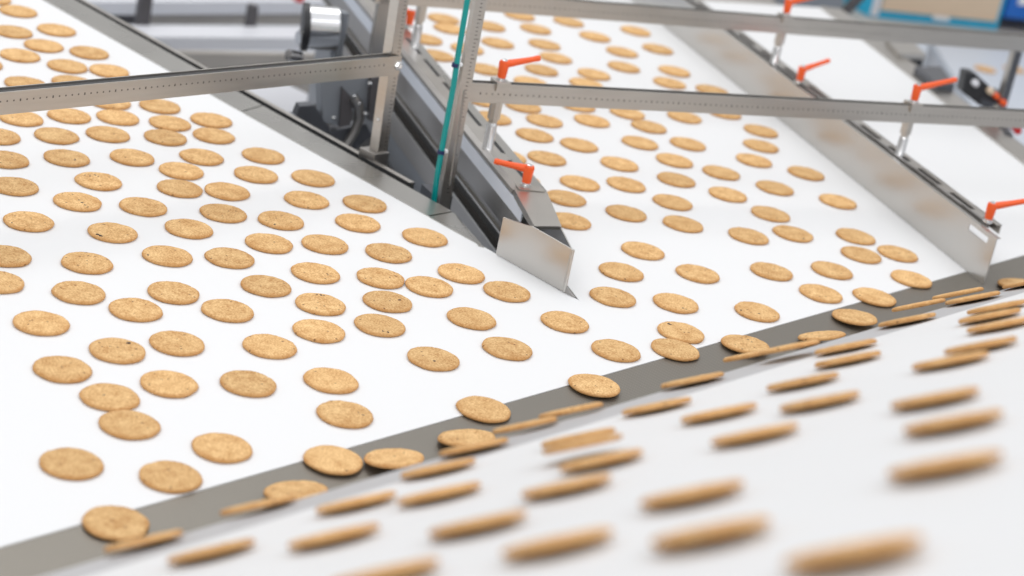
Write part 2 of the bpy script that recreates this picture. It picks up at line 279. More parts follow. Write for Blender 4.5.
# inclined belt
FB0, FB1 = on2(130, 549.5), on2(1000, 290.5)
fx = (FB1 - FB0).normalized(); fn = fx.cross(N2); fn = fn if fn.z > 0 else -fn    # fn: up the slope
FL, FR = FB0 - fx * .75, FB1 + fx * 1.3
inc = thing('inclined_conveyor', (FB0.x, FB0.y, -.9), 'inclined white conveyor rising out of focus in front of the grey transfer plate', 'conveyor')
STRIP = .085
MB().prism([FL + fn * STRIP, FR + fn * STRIP, FR + fn * 1.06, FL + fn * 1.06], -N2 * .012).build('belt', WHITE, inc)
MB().prism([FL, FR, FR + fn * STRIP, FL + fn * STRIP], -N2 * .012).build('nose_strip', LIGHTBAR, inc, bevel=.002)
q0, q1 = EL + dn * (plw + .004) - Z * .01, ER + dn * (plw + .004) - Z * .01
rb = (FL - N2 * .0125, FR - N2 * .0125)
nr = (rb[1] - rb[0]).cross(q0 - rb[0]).normalized(); nr = nr if nr.z > 0 else -nr
MB().prism([q0, q1, rb[1], rb[0]], -nr * .006).build('ramp_plate', LIGHTBAR, inc)
for p in (FL + fn * .1, FR + fn * .1 - fx * .05, FL + fn * .9, FR + fn * .9 - fx * .05):
    MB().box(Vector((p.x, p.y, -.9)), fx * .05, Vector((.05, 0, 0)) if abs(fx.x) < .9 else Vector((0, .05, 0)), Z * (p.z + .9 - .05)).build('leg', STEELD, inc)

# ---------------------------------------------------------------- lane guides
# tall guide on the far side
g0, g1 = at(983, 285), at(662, 25); gd = (g1 - g0).normalized(); gp = Vector((gd.y, -gd.x, 0)); gp = gp if gp.x > 0 else -gp
GT = .078; G1 = g1 + gd * .35
tg = thing('lane_guide', g0, 'tall upright satin steel guide plate beside the empty lane', 'guide rail')
pl = MB()
sl0, sl1, zs0, zs1 = .022, .082, .060, .070      # long hole near the front end
pl.bar(g0, G1, gp, 0, .0018, .0012, zs0); pl.bar(g0, G1, gp, 0, .0018, zs1, GT)
pl.bar(g0, g0 + gd * sl0, gp, 0, .0018, zs0, zs1); pl.bar(g0 + gd * sl1, G1, gp, 0, .0018, zs0, zs1)
pl.build('guide_plate', GUIDE, tg)
MB().bar(g0 + gd * .002, G1, gp, .0018, .008, GT - .0016, GT).build('top_fold', GUIDE, tg)
c0 = g0 + gd * .055
MB().bar(c0, G1, gp, .0125, .0145, GT - .004, GT + .003).bar(c0, G1, gp, .0125, .020, GT + .0012, GT + .003).build('slotted_channel', STEELD, tg)
MB().bar(c0, G1, gp, .030, .040, GT + .0012, GT + .003).bar(c0, G1, gp, .038, .040, GT - .012, GT + .003).build('slotted_channel', STEEL, tg)
MB().bar(c0 + gd * .03, G1, gp, .0145, .038, GT - .014, GT - .010).build('channel_floor', SLOT, tg)
for k in range(14):
    p = c0 + gd * (.03 + k * .11); MB().bar(p, p + gd * .035, gp, .020, .030, GT + .0012, GT + .003).build('slot_bridge', STEEL, tg)
# divider between the lanes
h0a, h0b = at(512.5, 188, .066), at(414.5, 68, .066)
hd = (h0b - h0a); hd.z = 0; hd.normalize(); hp = Vector((hd.y, -hd.x, 0)); hp = hp if hp.x > 0 else -hp
H0 = Vector((h0a.x, h0a.y, 0)); HT = .066; H1 = H0 + hd * 1.75; W = .053
dv = thing('lane_divider', H0, 'long steel divider rail with slotted top ending in the pointed nose between the lanes', 'guide rail')
MB().bar(H0, H1, hp, W - .0018, W, .0012, HT - .002).build('guide_plate', GUIDE, dv)
MB().prism([H0 + hp * .010 + Z * HT, H0 + hp * .001 + Z * (HT - .003), H0 + Z * (HT - .008), H0 + hp * .0015 + Z * (HT - .008), H0 + hp * .003 + Z * (HT - .004), H0 + hp * .011 + Z * (HT - .002)], H1 - H0).build('side_lip', STEELD, dv, smooth=False)
MB().bar(H0 - hd * .055, H1, hp, .0005, .0025, HT - .031, HT - .010).build('pale_liner', LINER, dv)
MB().bar(H0 - hd * .055, H1, hp, .0008, .0028, .004, HT - .0312).build('inner_plate', STEELD, dv)
MB().bar(H0, H1, hp, .010, .030, HT - .002, HT).build('top_flange', STEEL, dv)
MB().bar(H0, H1, hp, .037, W, HT - .002, HT).build('top_flange', SIDE, dv)
MB().bar(H0, H1, hp, .028, .040, HT - .014, HT - .011).build('slot_floor', SLOT, dv)
for k in range(13):
    p = H0 + hd * (.0 + k * .125 + (.0 if k else 0)); MB().bar(p, p + hd * (.03 if k else .045), hp, .030, .037, HT - .002, HT - .0002).build('slot_bridge', STEEL, dv)
# pointed nose
nz = thing('divider_nose', TIP, 'folded steel nose with a sharp vertical edge at the meeting point of the lanes', 'guide nose')
TT = at(572, 250.5, .064); TT = Vector((TIP.x, TIP.y, 0))
A0 = at(495.6, 254.6); ad_ = (TIP - A0).normalized(); an = Vector((-ad_.y, ad_.x, 0)); an = an if an.y > 0 else -an
LA = (TIP - A0).length
cvr = .40 * LA
MB().prism([A0 + Z * .001, TIP + Z * .001, TIP + Z * .0635, A0 + ad_ * cvr + Z * .0655, A0 + ad_ * (cvr - .012) + Z * .0625, A0 + ad_ * .012 + Z * .058, A0 + Z * .057], an * .002).build('nose_plate', GUIDE, nz, bevel=.0005)
CBL, CBR = at(534.5, 226, .0655), at(561.5, 226, .0655)
CTL, CTR = Vector((H0.x, H0.y, .0655)) + hp * .002 + hd * -.001, Vector((H0.x, H0.y, .0655)) + hp * W + hd * -.001
MB().prism([CBL, CBR, CTR, CTL], -Z * .0018).build('nose_cover', STEEL, nz)
MB().prism([CBL + hd * .004 - Z * .002, CTL - Z * .002, CTL - Z * .010, CBL + hd * .012 - Z * .008], hp * .0015).prism([CBL + Z * .0, CBR + Z * 0, CBR - Z * .005, CBL - Z * .005], -hd * .001).build('nose_cover_lip', STEELD, nz)
B1 = Vector((CBR.x, CBR.y, 0)); B2 = Vector((CTR.x, CTR.y, 0))
tb = TIP - ad_ * .001
bn = Vector(((B1 - tb).y, -(B1 - tb).x, 0)).normalized()
MB().prism([tb + Z * .001, B1 + Z * .001, B1 + Z * .0636, tb + Z * .0633], -bn * .0018).prism([B1 + Z * .001, B2 + Z * .001, B2 + Z * .0636, B1 + Z * .0636], -hp * .0018).build('nose_plate', GUIDE, nz)
MB().tube([TIP + Z * .001 - ad_ * .001 + an * .001, TIP + Z * .0634 - ad_ * .001 + an * .001], .0022, 12).build('nose_edge', GUIDE, nz, smooth=True)
MB().prism([TIP + Z * .0008 - ad_ * .004, TIP + (at(574, 298) - TIP) + Z * .0008, TIP + Z * .012 - ad_ * .002], an * .002).build('scraper_fin', STEELD, nz)

# ---------------------------------------------------------------- ruler rails and posts
def ticks(name, par, p, q, side, z0, n, step, h, face):
    """engraved marks on the face of a rail: p..q, marks every step"""
    mb = MB(); d = (q - p).normalized()
    for k in range(n):
        c = p + d * (step * (k + .5)); hh = h * (1.6 if k % 5 == 0 else 1)
        mb.box(c + face * .0001 + Z * (z0 - hh / 2), d * .0022, -face * .0008, Z * hh)
    o = mb.build(name, INK, par); return o
def urail(par, p, q, front, h, w, zc):
    """upward-open channel rail, front = outward normal of the face seen"""
    a, b_ = Vector((p.x, p.y, 0)), Vector((q.x, q.y, 0)); z0, z1 = zc - h / 2, zc + h / 2
    MB().bar(a, b_, -front, 0, .002, z0, z1).bar(a, b_, -front, w - .002, w, z0, z1).bar(a, b_, -front, .002, w - .002, z0, z0 + .002).build('crossbar', STEEL, par)
    MB().bar(a, b_, -front, .0021, w - .0021, z1 - .008, z1 - .0025).build('crossbar_shade', SLOT, par)  # black strip puts the shade inside the open channel into colour
def post(par, c, dx, dy, wx, wy, z0, z1, m_=STEEL, lean=0.):
    """angle post: corner c nearest the viewer, ruled face along dx, plain face along dy"""
    return MB().box(Vector((c.x, c.y, z0)), dx * wx, dy * wy, (Z - R0 * lean) * (z1 - z0)).build('post', m_, par, bevel=.0008)
def bolt(par, c, n, r=.006):
    n = n.normalized(); return MB().tube([c, c + n * .0015, c + n * .004, c + n * .0045], [r * 1.35, r * 1.35, r, r * .7], 6).build('bolt', CHROME, par)

# near frame, left of the hose
X63, Y153 = azv(63.4), azv(153.4)
P1 = at(377, 161.5); P1.z = 0
f1n = azv(128.4)
fr1 = thing('rail_frame', P1, 'ruled steel post and crossbar reaching over the near lane towards the picture edge', 'rail frame', 'ruled guide frames')
fr1['label'] = 'ruled steel post with crossbar over the near lane, standing on the steel side strip'
post(fr1, P1, X1, -f1n, .021, .019, -.02, .34, STEEL, .035)
MB().bar(P1 - f1n * .030 - X1 * .006, P1 + f1n * .004 - X1 * .006, X1, -.006, .026, -.012, .014).build('post_foot', STEELD, fr1, bevel=.001)
pr = P1 + f1n * .002 + X1 * .012
urail(fr1, pr, pr - X1 * 1.5, f1n, .030, .019, .155)
ticks('scale_marks', fr1, pr - X1 * .03, pr - X1 * 1.4, None, .158, 135, .010, .0022, f1n)
tk = MB()
for k in range(60):
    tk.box(P1 + f1n * .0001 + X1 * .012 - R0 * .035 * (k * .006 + .02) + Z * (-.0 + k * .006), X1 * (.004 if k % 5 else .007), -f1n * .0006, Z * .0012)
tk.build('scale_marks', INK, fr1)
bolt(fr1, pr - X1 * .005 + Z * .155 + f1n * .0, f1n, .0055)
bolt(fr1, P1 - f1n * .012 - X1 * .0005 + Z * .213, -X1, .0022); bolt(fr1, P1 - f1n * .010 - X1 * .0005 + Z * .065, -X1, .0022)

# middle frame
RA, RB = at(502.5, 93.5, .156), at(915, 113, .158)
rd = RB - RA; rd.z = 0; rd.normalize(); rf = Vector((rd.y, -rd.x, 0)); rf = rf if rf.y < 0 else -rf
P2 = at(453.5, 130, .100); P2.z = 0
fr2 = thing('rail_frame', P2, 'ruled steel post by teal hose, long crossbar over middle and empty lanes', 'rail frame', 'ruled guide frames')
post(fr2, P2, rd, -rf, .0195, .012, -.10, .34, STEEL, .01)
RS = Vector((RA.x, RA.y, 0)) + rd * ((P2 - RA).dot(rd) + .004)
urail(fr2, RS, RS + rd * 1.35, rf, .030, .016, .155)
ticks('scale_marks', fr2, RS + rd * .03, RS + rd * 1.3, None, .1545, 127, .010, .0022, rf)
tk = MB()
for k in range(60):
    tk.box(P2 + rf * .0001 + rd * .009 - R0 * .01 * (k * .006 + .1) + Z * (k * .006), rd * (.004 if k % 5 else .007), -rf * .0006, Z * .0012)
tk.build('scale_marks', INK, fr2)
bolt(fr2, RS + rd * .012 + Z * .157, rf, .0055)
MB().box(P2 - rf * .012 - rd * .004 + Z * -.10, rd * .03, -rf * .05, Z * .09).build('post_foot', DARKM, fr2)

# rear frame
RC, RD = at(421, .5, .152), at(787, 24.5, .160)
r2 = RD - RC; r2.z = 0; r2.normalize(); r2f = Vector((r2.y, -r2.x, 0)); r2f = r2f if r2f.y < 0 else -r2f
RC.z = RD.z = 0
PR = RC - r2 * .085
fr3 = thing('rail_frame', PR, 'rear ruled crossbar on dark steel posts, highest of the bars over the far belts', 'rail frame', 'ruled guide frames')
urail(fr3, PR, PR + r2 * 1.60, r2f, .031, .016, .157)
ticks('scale_marks', fr3, PR + r2 * .09, PR + r2 * 1.1, None, .156, 100, .010, .0022, r2f)
post(fr3, PR + r2 * .008, r2, -r2f, .026, .012, -.06, .34, STEELD)
q = onplane(1010, 70, PR, r2f); tq = (q - PR).dot(r2)
pq = PR + r2 * tq; pq.z = 0
MB().box(pq - Z * .06, r2 * .019, -r2f * .014, Z * .20).build('post', DARKM, fr3, bevel=.0008)
MB().box(pq - Z * .06 - r2 * .0015 , r2 * .0013, -r2f * .014, Z * .20).build('post_face', STEEL, fr3)

# ---------------------------------------------------------------- clamps and levers
def lever(par, base, tip, hub_h=.026, r=.0080):
    """orange clamping lever: tapered hub, bent arm with rounded end, screw on top, chrome stud below"""
    base = Vector(base); tip = Vector(tip)
    MB().tube([base, base + Z * .003, base + Z * .0032, base + Z * .006], [.0085, .0085, .0055, .0055], 16).build('stud', CHROME, par, smooth=True)
    b0 = base + Z * .0055
    MB().tube([b0, b0 + Z * .001, b0 + Z * (hub_h - .003), b0 + Z * hub_h], [.0062, .0066, r, r * .86], 20).build('hub', ORANGE, par, smooth=True)
    MB().tube([b0 + Z * (hub_h - .0005), b0 + Z * (hub_h + .0015), b0 + Z * (hub_h + .0022)], [.0045, .0045, .003], 14).build('screw', CHROME, par, smooth=True)
    s = b0 + Z * (hub_h - .0055); v = tip - s; u = v.normalized()
    MB().tube([s, s + v * .15, s + v * .5, s + v * .82, s + v * .9, s + v * .97, s + v * 1.0, s + v * 1.015],
              [.0056, .0058, .0047, .0042, .0046, .0046, .0036, .0014], 16).build('arm', ORANGE, par, smooth=True)
def clamp(base, on_, railz, rh, f, d, w, label, tip, has_lever=True):
    """strut from a guide's top (base) up to a crossbar, block gripping the bar, lever on top"""
    base = Vector(base); base.x, base.y = on_.x, on_.y; base.x -= f.x * w / 2; base.y -= f.y * w / 2; zr = railz - rh / 2
    L = zr - base.z
    t = thing('guide_clamp', base, label, 'clamp', 'strut clamps on the crossbars')
    MB().tube([base, base + Z * .001, base + Z * L * .50, base + Z * L * .52, base + Z * L * .56], [.0085, .0078, .0078, .0072, .0064], 20).build('lower_sleeve', CHROME, t, smooth=True)
    MB().tube([base + Z * L * .56, base + Z * L * .62, base + Z * L * .64, base + Z * (L + .002)], [.0068, .0068, .0095, .0095], 8).build('upper_sleeve', STEEL, t)
    c = Vector((base.x, base.y, 0))
    MB().box(c - d * .0115 + f * .0125 + Z * (railz + rh / 2 - .010), d * .023, -f * (w + .009), Z * .0145).build('clamp_block', STEEL, t, bevel=.0008)
    MB().tube([c - f * .002 + Z * (zr), c - f * .002 + Z * (railz + rh / 2)], .004, 10).build('clamp_bolt', CHROME, t)
    if has_lever: lever(t, c + Z * (railz + rh / 2 + .003), tip)
    return t
s1b = at(492, 144.5, HT); tipz = lambda u, v, z: at(u, v, z)
clamp(s1b, at(501, 93.5, .156), .155, .030, rf, rd, .016, 'chrome strut clamp with orange lever on the middle crossbar, above the divider', tipz(540, 58, .213))
s2b = at(903.5, 161, GT + .003)
clamp(s2b, at(914, 113, .158), .155, .030, rf, rd, .016, 'strut clamp with orange lever on the middle crossbar, above the tall guide', tipz(956, 79.5, .215))
s3b = at(419, 46, HT)
clamp(s3b, at(425, .8, .152), .157, .031, r2f, r2, .016, 'blurred strut under the rear crossbar, standing on the divider behind the posts', None, False)
s4b = at(777, 67, GT + .003)
clamp(s4b, at(786, 24.5, .160), .157, .031, r2f, r2, .016, 'blurred strut clamp with orange lever on the rear crossbar, over the tall guide', tipz(818, -4, .215))
def free_lever(u, v, z, tip, label):
    b_ = at(u, v, z); t = thing('clamp_lever', b_, label, 'lever', 'orange levers on the guides'); lever(t, b_, tip); return t
free_lever(525.5, 186, HT, tipz(494.5, 161, HT + .026), 'orange clamp lever on the divider rail just behind the pointed nose')
free_lever(799, 83, GT + .003, tipz(829, 60.5, GT + .042), 'small orange clamp lever halfway up the tall guide, between the two crossbars')
free_lever(987.5, 222, GT + .003, tipz(1032, 200, GT + .046), 'orange clamp lever at the front end of the tall guide')
free_lever(408.5, 27, HT, tipz(396, 8, HT + .03), 'blurred orange clamp lever half hidden behind the ruled post on the divider')
MB_ = MB().box(at(519, 190, HT) , hp * .04, hd * .02, Z * .0012).build('lever_pad', STEEL, dv)

# teal hose with ties
hb = at(433.5, 202, -.03)
hz = [(433.8, 202, -.02), (436.5, 180, .016), (444.2, 136, .086), (453.5, 86, .160), (457, 62, .195), (467, 2, .275), (474, -40, .33)]
def vert_to(u, v, ref):       # point on the ray nearest the hose's own upright line
    r = ray(u, v); d2 = Vector((r.x, r.y)); t = ref.dot(d2) / d2.dot(d2); return CP + r * t
href = Vector((P2.x, P2.y)) - Vector((rd.x, rd.y)) * .012 + Vector((rf.x, rf.y)) * .006
hpts = [vert_to(u, v, href) for u, v, z in hz]
ho = thing('air_hose', hpts[0], 'teal plastic air hose tied along the upright ruled post', 'hose')
fine = []
for a_, b_ in zip(hpts, hpts[1:]):
    for k in range(5): fine.append(a_.lerp(b_, k / 5))
fine.append(hpts[-1])
MB().tube(fine, .0043, 16).build('hose', TEAL, ho, smooth=True)
for (u, v) in ((455.5, 65), (441, 152)):
    c = vert_to(u, v, href); MB().tube([c - Z * .003, c + Z * .003], .0056, 14).build('cable_tie', NAVY, ho)
    MB().box(c + rd * .006 - Z * .002, rd * .006, -rf * .006, Z * .005).build('tie_head', LOGO, ho, bevel=.0008)
g = MB().tube([vert_to(459, 90, href) + rd * .009, vert_to(449.5, 152, href) + rd * .009, vert_to(445, 185, href) + rd * .009], .002, 8).build('sensor_cable', STEELD, ho, smooth=True)

# ---------------------------------------------------------------- drive behind the near strip
dz = 3.62
mo = thing('gear_motor', far(320, 28, dz), 'blurred chrome drum motor with dark end flange behind the near crossbar', 'motor')
def cyl(par, name, u0, v0, u1, v1, d0, d1, r, m_, seg=28):
    return MB().tube([far(u0, v0, d0), far(u1, v1, d1)], r, seg).build(name, m_, par, smooth=True)
cyl(mo, 'motor_housing', 308, 27, 337, 29, dz, dz + .012, .039, CHROME)
cyl(mo, 'end_flange', 302, 26.5, 308, 27, dz - .002, dz, .043, DARK)
cyl(mo, 'end_cap', 298, 38, 302, 38, dz - .022, dz - .018, .013, CHROME)
MB().box(far(329, 57, dz + .06), X1 * .016, azv(128.4) * .018, Z * .088).build('gear_case', SLATE, mo, bevel=.003)
MB().box(far(330, 66, 4.35), X1 * .07, azv(128.4) * .02, Z * .085).build('mounting_plate', SLATE, mo, bevel=.002)
cyl(mo, 'cable_gland', 288, 55, 300, 57, dz - .02, dz, .010, CHROME)
gb = thing('bearing_bracket', far(345, 100, 3.35), 'grey bolted bearing bracket with curved strap, between the near strip and the divider', 'bracket')
bd = 3.38
fc = far(345, 100, bd)
def pj(u, v, d=bd): return onplane(u, v, fc + Vector((0, 0, 0)), azv(150))
MB().prism([pj(321, 82), pj(372, 70), pj(368, 112), pj(352, 108), pj(340, 126), pj(323, 122)], azv(150) * -.03).build('bracket_plate', SLATE, gb, bevel=.001)
MB().prism([pj(341, 86) , pj(352, 98), pj(349, 124), pj(338, 126)], azv(150) * .006).build('fin', CHAR, gb)
MB().prism([pj(369, 76), pj(382, 74), pj(377, 120), pj(366, 118)], azv(150) * .012).build('side_block', CHAR, gb)
MB().tube([pj(352, 96) + azv(150) * .006, pj(357, 104) + azv(150) * .008, pj(358, 116) + azv(150) * .008, pj(353, 130) + azv(150) * .008, pj(345, 143) + azv(150) * .008, pj(338, 152) + azv(150) * .008], .0085, 8).build('curved_strap', STEELD, gb, smooth=True)
for u, v in ((351, 94), (356, 101), (362.5, 111), (331, 115), (367, 81)):
    bolt(gb, pj(u, v) + azv(150) * .012, azv(150), .003)
MB().prism([pj(296, 116), pj(300, 106), pj(314, 105), pj(330, 128), pj(330, 150), pj(318, 136)], azv(150) * -.02).build('cable_box', DARKM, gb, bevel=.001)
MB().prism([pj(322, 134), pj(366, 124), pj(372, 136), pj(352, 152), pj(326, 138)], azv(150) * -.025).build('lower_pad', DARKM, gb)
# pale cabinet behind, seen under the near crossbar
pc = thing('machine_cabinet', at(290, 90, -.6), 'pale grey machine cabinet seen under the near crossbar behind the bearing bracket', 'cabinet')
a0, a1 = at(205, 128, -.32), at(335, 112, -.32)
cdv = (a1 - a0); cn = Vector((-cdv.y, cdv.x, 0)).normalized(); cn = cn if cn.y > 0 else -cn
MB().prism([a0, a1, a1 + cn * .26, a0 + cn * .26], -Z * .58).build('cabinet_body', BEAM, pc, bevel=.004)
MB().prism([a0 + Z * .0, a1 + Z * 0, a1 + cn * .26, a0 + cn * .26], Z * .012).build('cabinet_lid', BEAM, pc, bevel=.003)

# ---------------------------------------------------------------- other machines further off
mf = thing('packing_machine', at(200, 26, -.9), 'blurred machine frame of pale horizontal beams beyond the near lane', 'machine')
def beam(par, name, u0, v0, u1, v1, hpx, z, m_, thick=.08, dep=0):
    p, q_ = at(u0, v0, z), at(u1, v1, z); d = q_ - p; n = Vector((-d.y, d.x, 0)).normalized(); n = n if n.y > 0 else -n
    h = hpx / F * (p - CP).dot(CF) / math.cos(PITCH)
    return MB().prism([p + n * dep, q_ + n * dep, q_ + n * (dep + thick), p + n * (dep + thick)], Z * h).build(name, m_, par, bevel=.004)
beam(mf, 'beam', 40, 16, 345, 14, 14, -.38, BEAM, .09)
beam(mf, 'beam', 40, 50, 345, 51, 14, -.38, BEAM, .09)
beam(mf, 'rear_panel', 165, 40, 345, 40, 30, -.42, PANEL, .02, .12)
beam(mf, 'rear_panel', 40, 40, 165, 40, 30, -.42, CHAR, .02, .12)
beam(mf, 'upright', 155, 60, 166, 60, 60, -.40, CHAR, .03, .10)
beam(mf, 'upright', 266, 60, 273, 60, 40, -.40, CHAR, .03, .10)
beam(mf, 'lower_panel', 40, 110, 345, 110, 52, -.45, PANEL, .02, .05)
beam(mf, 'foot_bar', 170, 54, 236, 53, 3, -.36, CHAR, .03, -.05)
for u in (60, 330):
    p = at(u, 50, -.38); MB().box(Vector((p.x, p.y + .03, -.9)), (.06, 0, 0), (0, .06, 0), (0, 0, .5)).build('leg', BEAM, mf)
rc = tag(beam(None, 'warning_lamp', 298, 3, 304, 3, 9, -.28, RED, .03), 'tiny red cap above the chrome drum motor at the top edge', 'lamp')

# boxes at the upper right
def facing(par, name, u0, v0, u1, v1, d, m_, thick=.3, bevel=.004, off=0):
    """upright box whose front face fills u0..u1, v0..v1 at viewing distance d"""
    fnr = azv(-26); o_ = far(935, 20.5, d)
    p, q_ = onplane(u0, v1, o_, fnr), onplane(u1, v1, o_, fnr); q_.z = p.z
    n = fnr
    h = (v1 - v0) / F * d / math.cos(PITCH)
    return MB().prism([p + n * off, q_ + n * off, q_ + n * (off + thick), p + n * (off + thick)], Z * h).build(name, m_, par, bevel=bevel)
D_ = 6.3
bt = thing('bench', far(940, 24, D_ + .2), 'grey bench under the cyan and blue boxes at the top edge', 'bench')
facing(bt, 'bench_top', 840, 21.5, 1120, 27, D_ - .1, PANEL, .7)
for u in (850, 1090):
    p = far(u, 28, D_); MB().box(Vector((p.x, p.y, -.9)), (.05, 0, 0), (0, .05, 0), (0, 0, p.z + .88)).build('leg', PANEL, bt)
cb = thing('carton', far(935, 21, D_), 'large blurred carton with beige face and cyan border at the top edge', 'box')
facing(cb, 'carton_body', 869, -40, 1000, 20.5, D_, CYAN, .35)
facing(cb, 'printed_face', 880, -40, 998, 9.5, D_, CARD, .006, 0, -.007)
facing(cb, 'side_band', 869.5, -40, 877, 15, D_, BEAM, .005, 0, -.006)
facing(cb, 'printed_mark', 932, 14, 948, 19, D_, LOGO, .006, 0, -.007)
bx = thing('crate', far(1030, 19, D_), 'blue crate with white mark beside the cyan carton at the top corner', 'box')
facing(bx, 'crate_body', 1004, -40, 1110, 18, D_, BLUE, .35)
facing(bx, 'printed_mark', 1017, -6, 1030, 4, D_, LOGO, .006, 0, -.007)
gc = facing(None, 'green_crate', 690, -40, 868, 18, D_ + .2, GREEN, .3); tag(gc, 'green crate glimpsed at the top edge behind the grey hood', 'crate')
mh = thing('machine_hood', far(770, 14, 5.4), 'grey angled machine hood behind the rear crossbar lever', 'machine hood')
def fp(u, v, d=5.4): return onplane(u, v, far(770, 14, d), azv(170))
MB().prism([fp(640, 30), fp(662, 3.5), fp(838, 4.5), fp(846, 34)], azv(170) * -.25).build('hood_body', PANEL, mh, bevel=.003)
MB().prism([fp(740, -30), fp(846, -30), fp(838, 13), fp(826, 14), fp(790, 13)], azv(170) * .03).build('hood_panel', SLATE, mh, bevel=.003)
MB().prism([fp(838, 13), fp(844, 13), fp(870, -14), fp(860, -14)], azv(170) * .04).build('hood_strut', CHAR, mh)
# low pale conveyor far beyond the empty lane, with a few biscuits
fcv = thing('belt_conveyor', at(980, 60, -.5), 'pale blurred conveyor far beyond the empty lane, under the dark rear post', 'conveyor', 'white belt conveyors')
MB().prism([at(u, v, -.30) for u, v in ((925, 30), (1110, 30), (1120, 240), (1000, 150))], -Z * .02).build('belt', FLOOR, fcv)
MB().prism([at(u, v, -.325) for u, v in ((930, 40), (1100, 34), (1110, 200), (1010, 150))], -Z * .575).build('base', BEAM, fcv)

# sensors along the far edge
sn = thing('photo_sensor', at(985, 100, .0), 'black photoelectric sensor with cream and orange caps beside the empty lane', 'sensor')
sd = 4.15
sp_ = far(972, 86, sd)
def sj(u, v): return onplane(u, v, sp_, azv(165))
MB().prism([sj(962, 92), sj(966, 72), sj(975, 73), sj(1000, 96), sj(1003, 107), sj(982, 98), sj(980, 106)], azv(165) * -.03).build('sensor_body', DARK, sn, bevel=.001)
for u, v, r, m_ in ((974, 82, .007, BEAM), (989, 90, .007, CARD), (995, 95, .006, ORANGE), (1001.5, 101.5, .007, ORANGE)):
    c = sj(u, v); MB().tube([c, c + azv(165) * .012, c + azv(165) * .016], [r, r, r * .7], 14).build('sensor_cap', m_, sn, smooth=True)
MB().box(at(978, 104, -.03), r3n * .03, r3 * .05, Z * .04).build('sensor_foot', DARKM, sn)
sb = thing('junction_box', at(935, 78, 0), 'dark grey junction box with sloping lid on the far edge of the empty lane', 'junction box')
MB().prism([at(u, v, .02) for u, v in ((915, 66), (941, 66), (955, 84), (938, 84))], -Z * .06).build('box_body', DARKM, sb, bevel=.002)
s5 = thing('cover_plate', at(905, 50, 0), 'small grey cover plate with a black slot beyond the empty lane', 'cover')
MB().prism([at(u, v, .015) for u, v in ((886, 38), (914, 42), (926, 54), (899, 53))], -Z * .02).build('plate', STEEL, s5, bevel=.002)
MB().prism([at(u, v, .002) for u, v in ((899, 55), (925, 56), (923, 60), (902, 59))], -Z * .02).build('slot', DARK, s5)
s6 = thing('cable_plug', at(1010, 132, 0), 'dark plug with reddish tip beside the empty lane below the middle crossbar', 'plug')
MB().tube([at(1003, 126, .0), at(1008, 137, .0)], .010, 12).build('plug_body', DARKM, s6, smooth=True)
MB().tube([at(1014, 126, .0), at(1018, 131, .0)], .008, 12).build('plug_tip', RED, s6, smooth=True)

# ---------------------------------------------------------------- biscuits
RAD, TH = .0325, .0054
def biscuit_mesh(seed):
    rng = random.Random(seed); ph = [rng.uniform(0, 6.28) for _ in range(6)]; am = [rng.uniform(.002, .008) for _ in range(6)]
    seg = 56; prof = [(.0, 1.0), (.30, 1.0), (.55, .995), (.75, .975), (.88, .93), (.945, .84), (.985, .64), (1.0, .42), (.985, .18), (.95, .02), (.6, 0), (0, 0)]
    bm = bmesh.new(); rings = []
    for r, z in prof:
        if r == 0: rings.append([bm.verts.new((0, 0, z * TH))]); continue
        ring = []
        for k in range(seg):
            a = 2 * math.pi * k / seg
            w = 1 + sum(am[i] * math.cos((i + 2) * a + ph[i]) for i in range(6)) + .010 * noise.noise(Vector((math.cos(a) * 5 + seed * 3, math.sin(a) * 5, z)))
            x, y = math.cos(a) * r * RAD * w, math.sin(a) * r * RAD * w
            dzz = noise.noise(Vector((x * 160 + seed * 9, y * 160, 0))) * .00045 if z > .5 else 0
            ring.append(bm.verts.new((x, y, z * TH + dzz)))
        rings.append(ring)
    for a, b in zip(rings, rings[1:]):
        if len(a) == 1:
            for k in range(seg): bm.faces.new((a[0], b[k], b[(k + 1) % seg]))
        elif len(b) == 1:
            for k in range(seg): bm.faces.new((a[k], b[0], a[(k + 1) % seg]))
        else:
            for k in range(seg): bm.faces.new((a[k], b[k], b[(k + 1) % seg], a[(k + 1) % seg]))
    bmesh.ops.recalc_face_normals(bm, faces=bm.faces)
    me = bpy.data.meshes.new('biscuit'); bm.to_mesh(me); bm.free(); me.materials.append(BISC)
    for f in me.polygons: f.use_smooth = True
    return me
MESHES = [biscuit_mesh(i) for i in range(9)]
def raisin_mesh():
    bm = bmesh.new(); bmesh.ops.create_icosphere(bm, subdivisions=2, radius=1)
    for v in bm.verts: v.co *= 1 + .25 * noise.noise(v.co * 2.1); v.co.z *= .55; v.co.x *= 1.25
    me = bpy.data.meshes.new('raisin'); bm.to_mesh(me); bm.free(); me.materials.append(RAISIN)
    for f in me.polygons: f.use_smooth = True
    return me
RM = raisin_mesh()
ORD = 'first second third fourth fifth sixth seventh eighth ninth tenth eleventh twelfth thirteenth fourteenth fifteenth sixteenth seventeenth eighteenth nineteenth twentieth'.split()
def oword(n): return ORD[n] if n < 20 else 'twenty-' + ORD[n - 20]
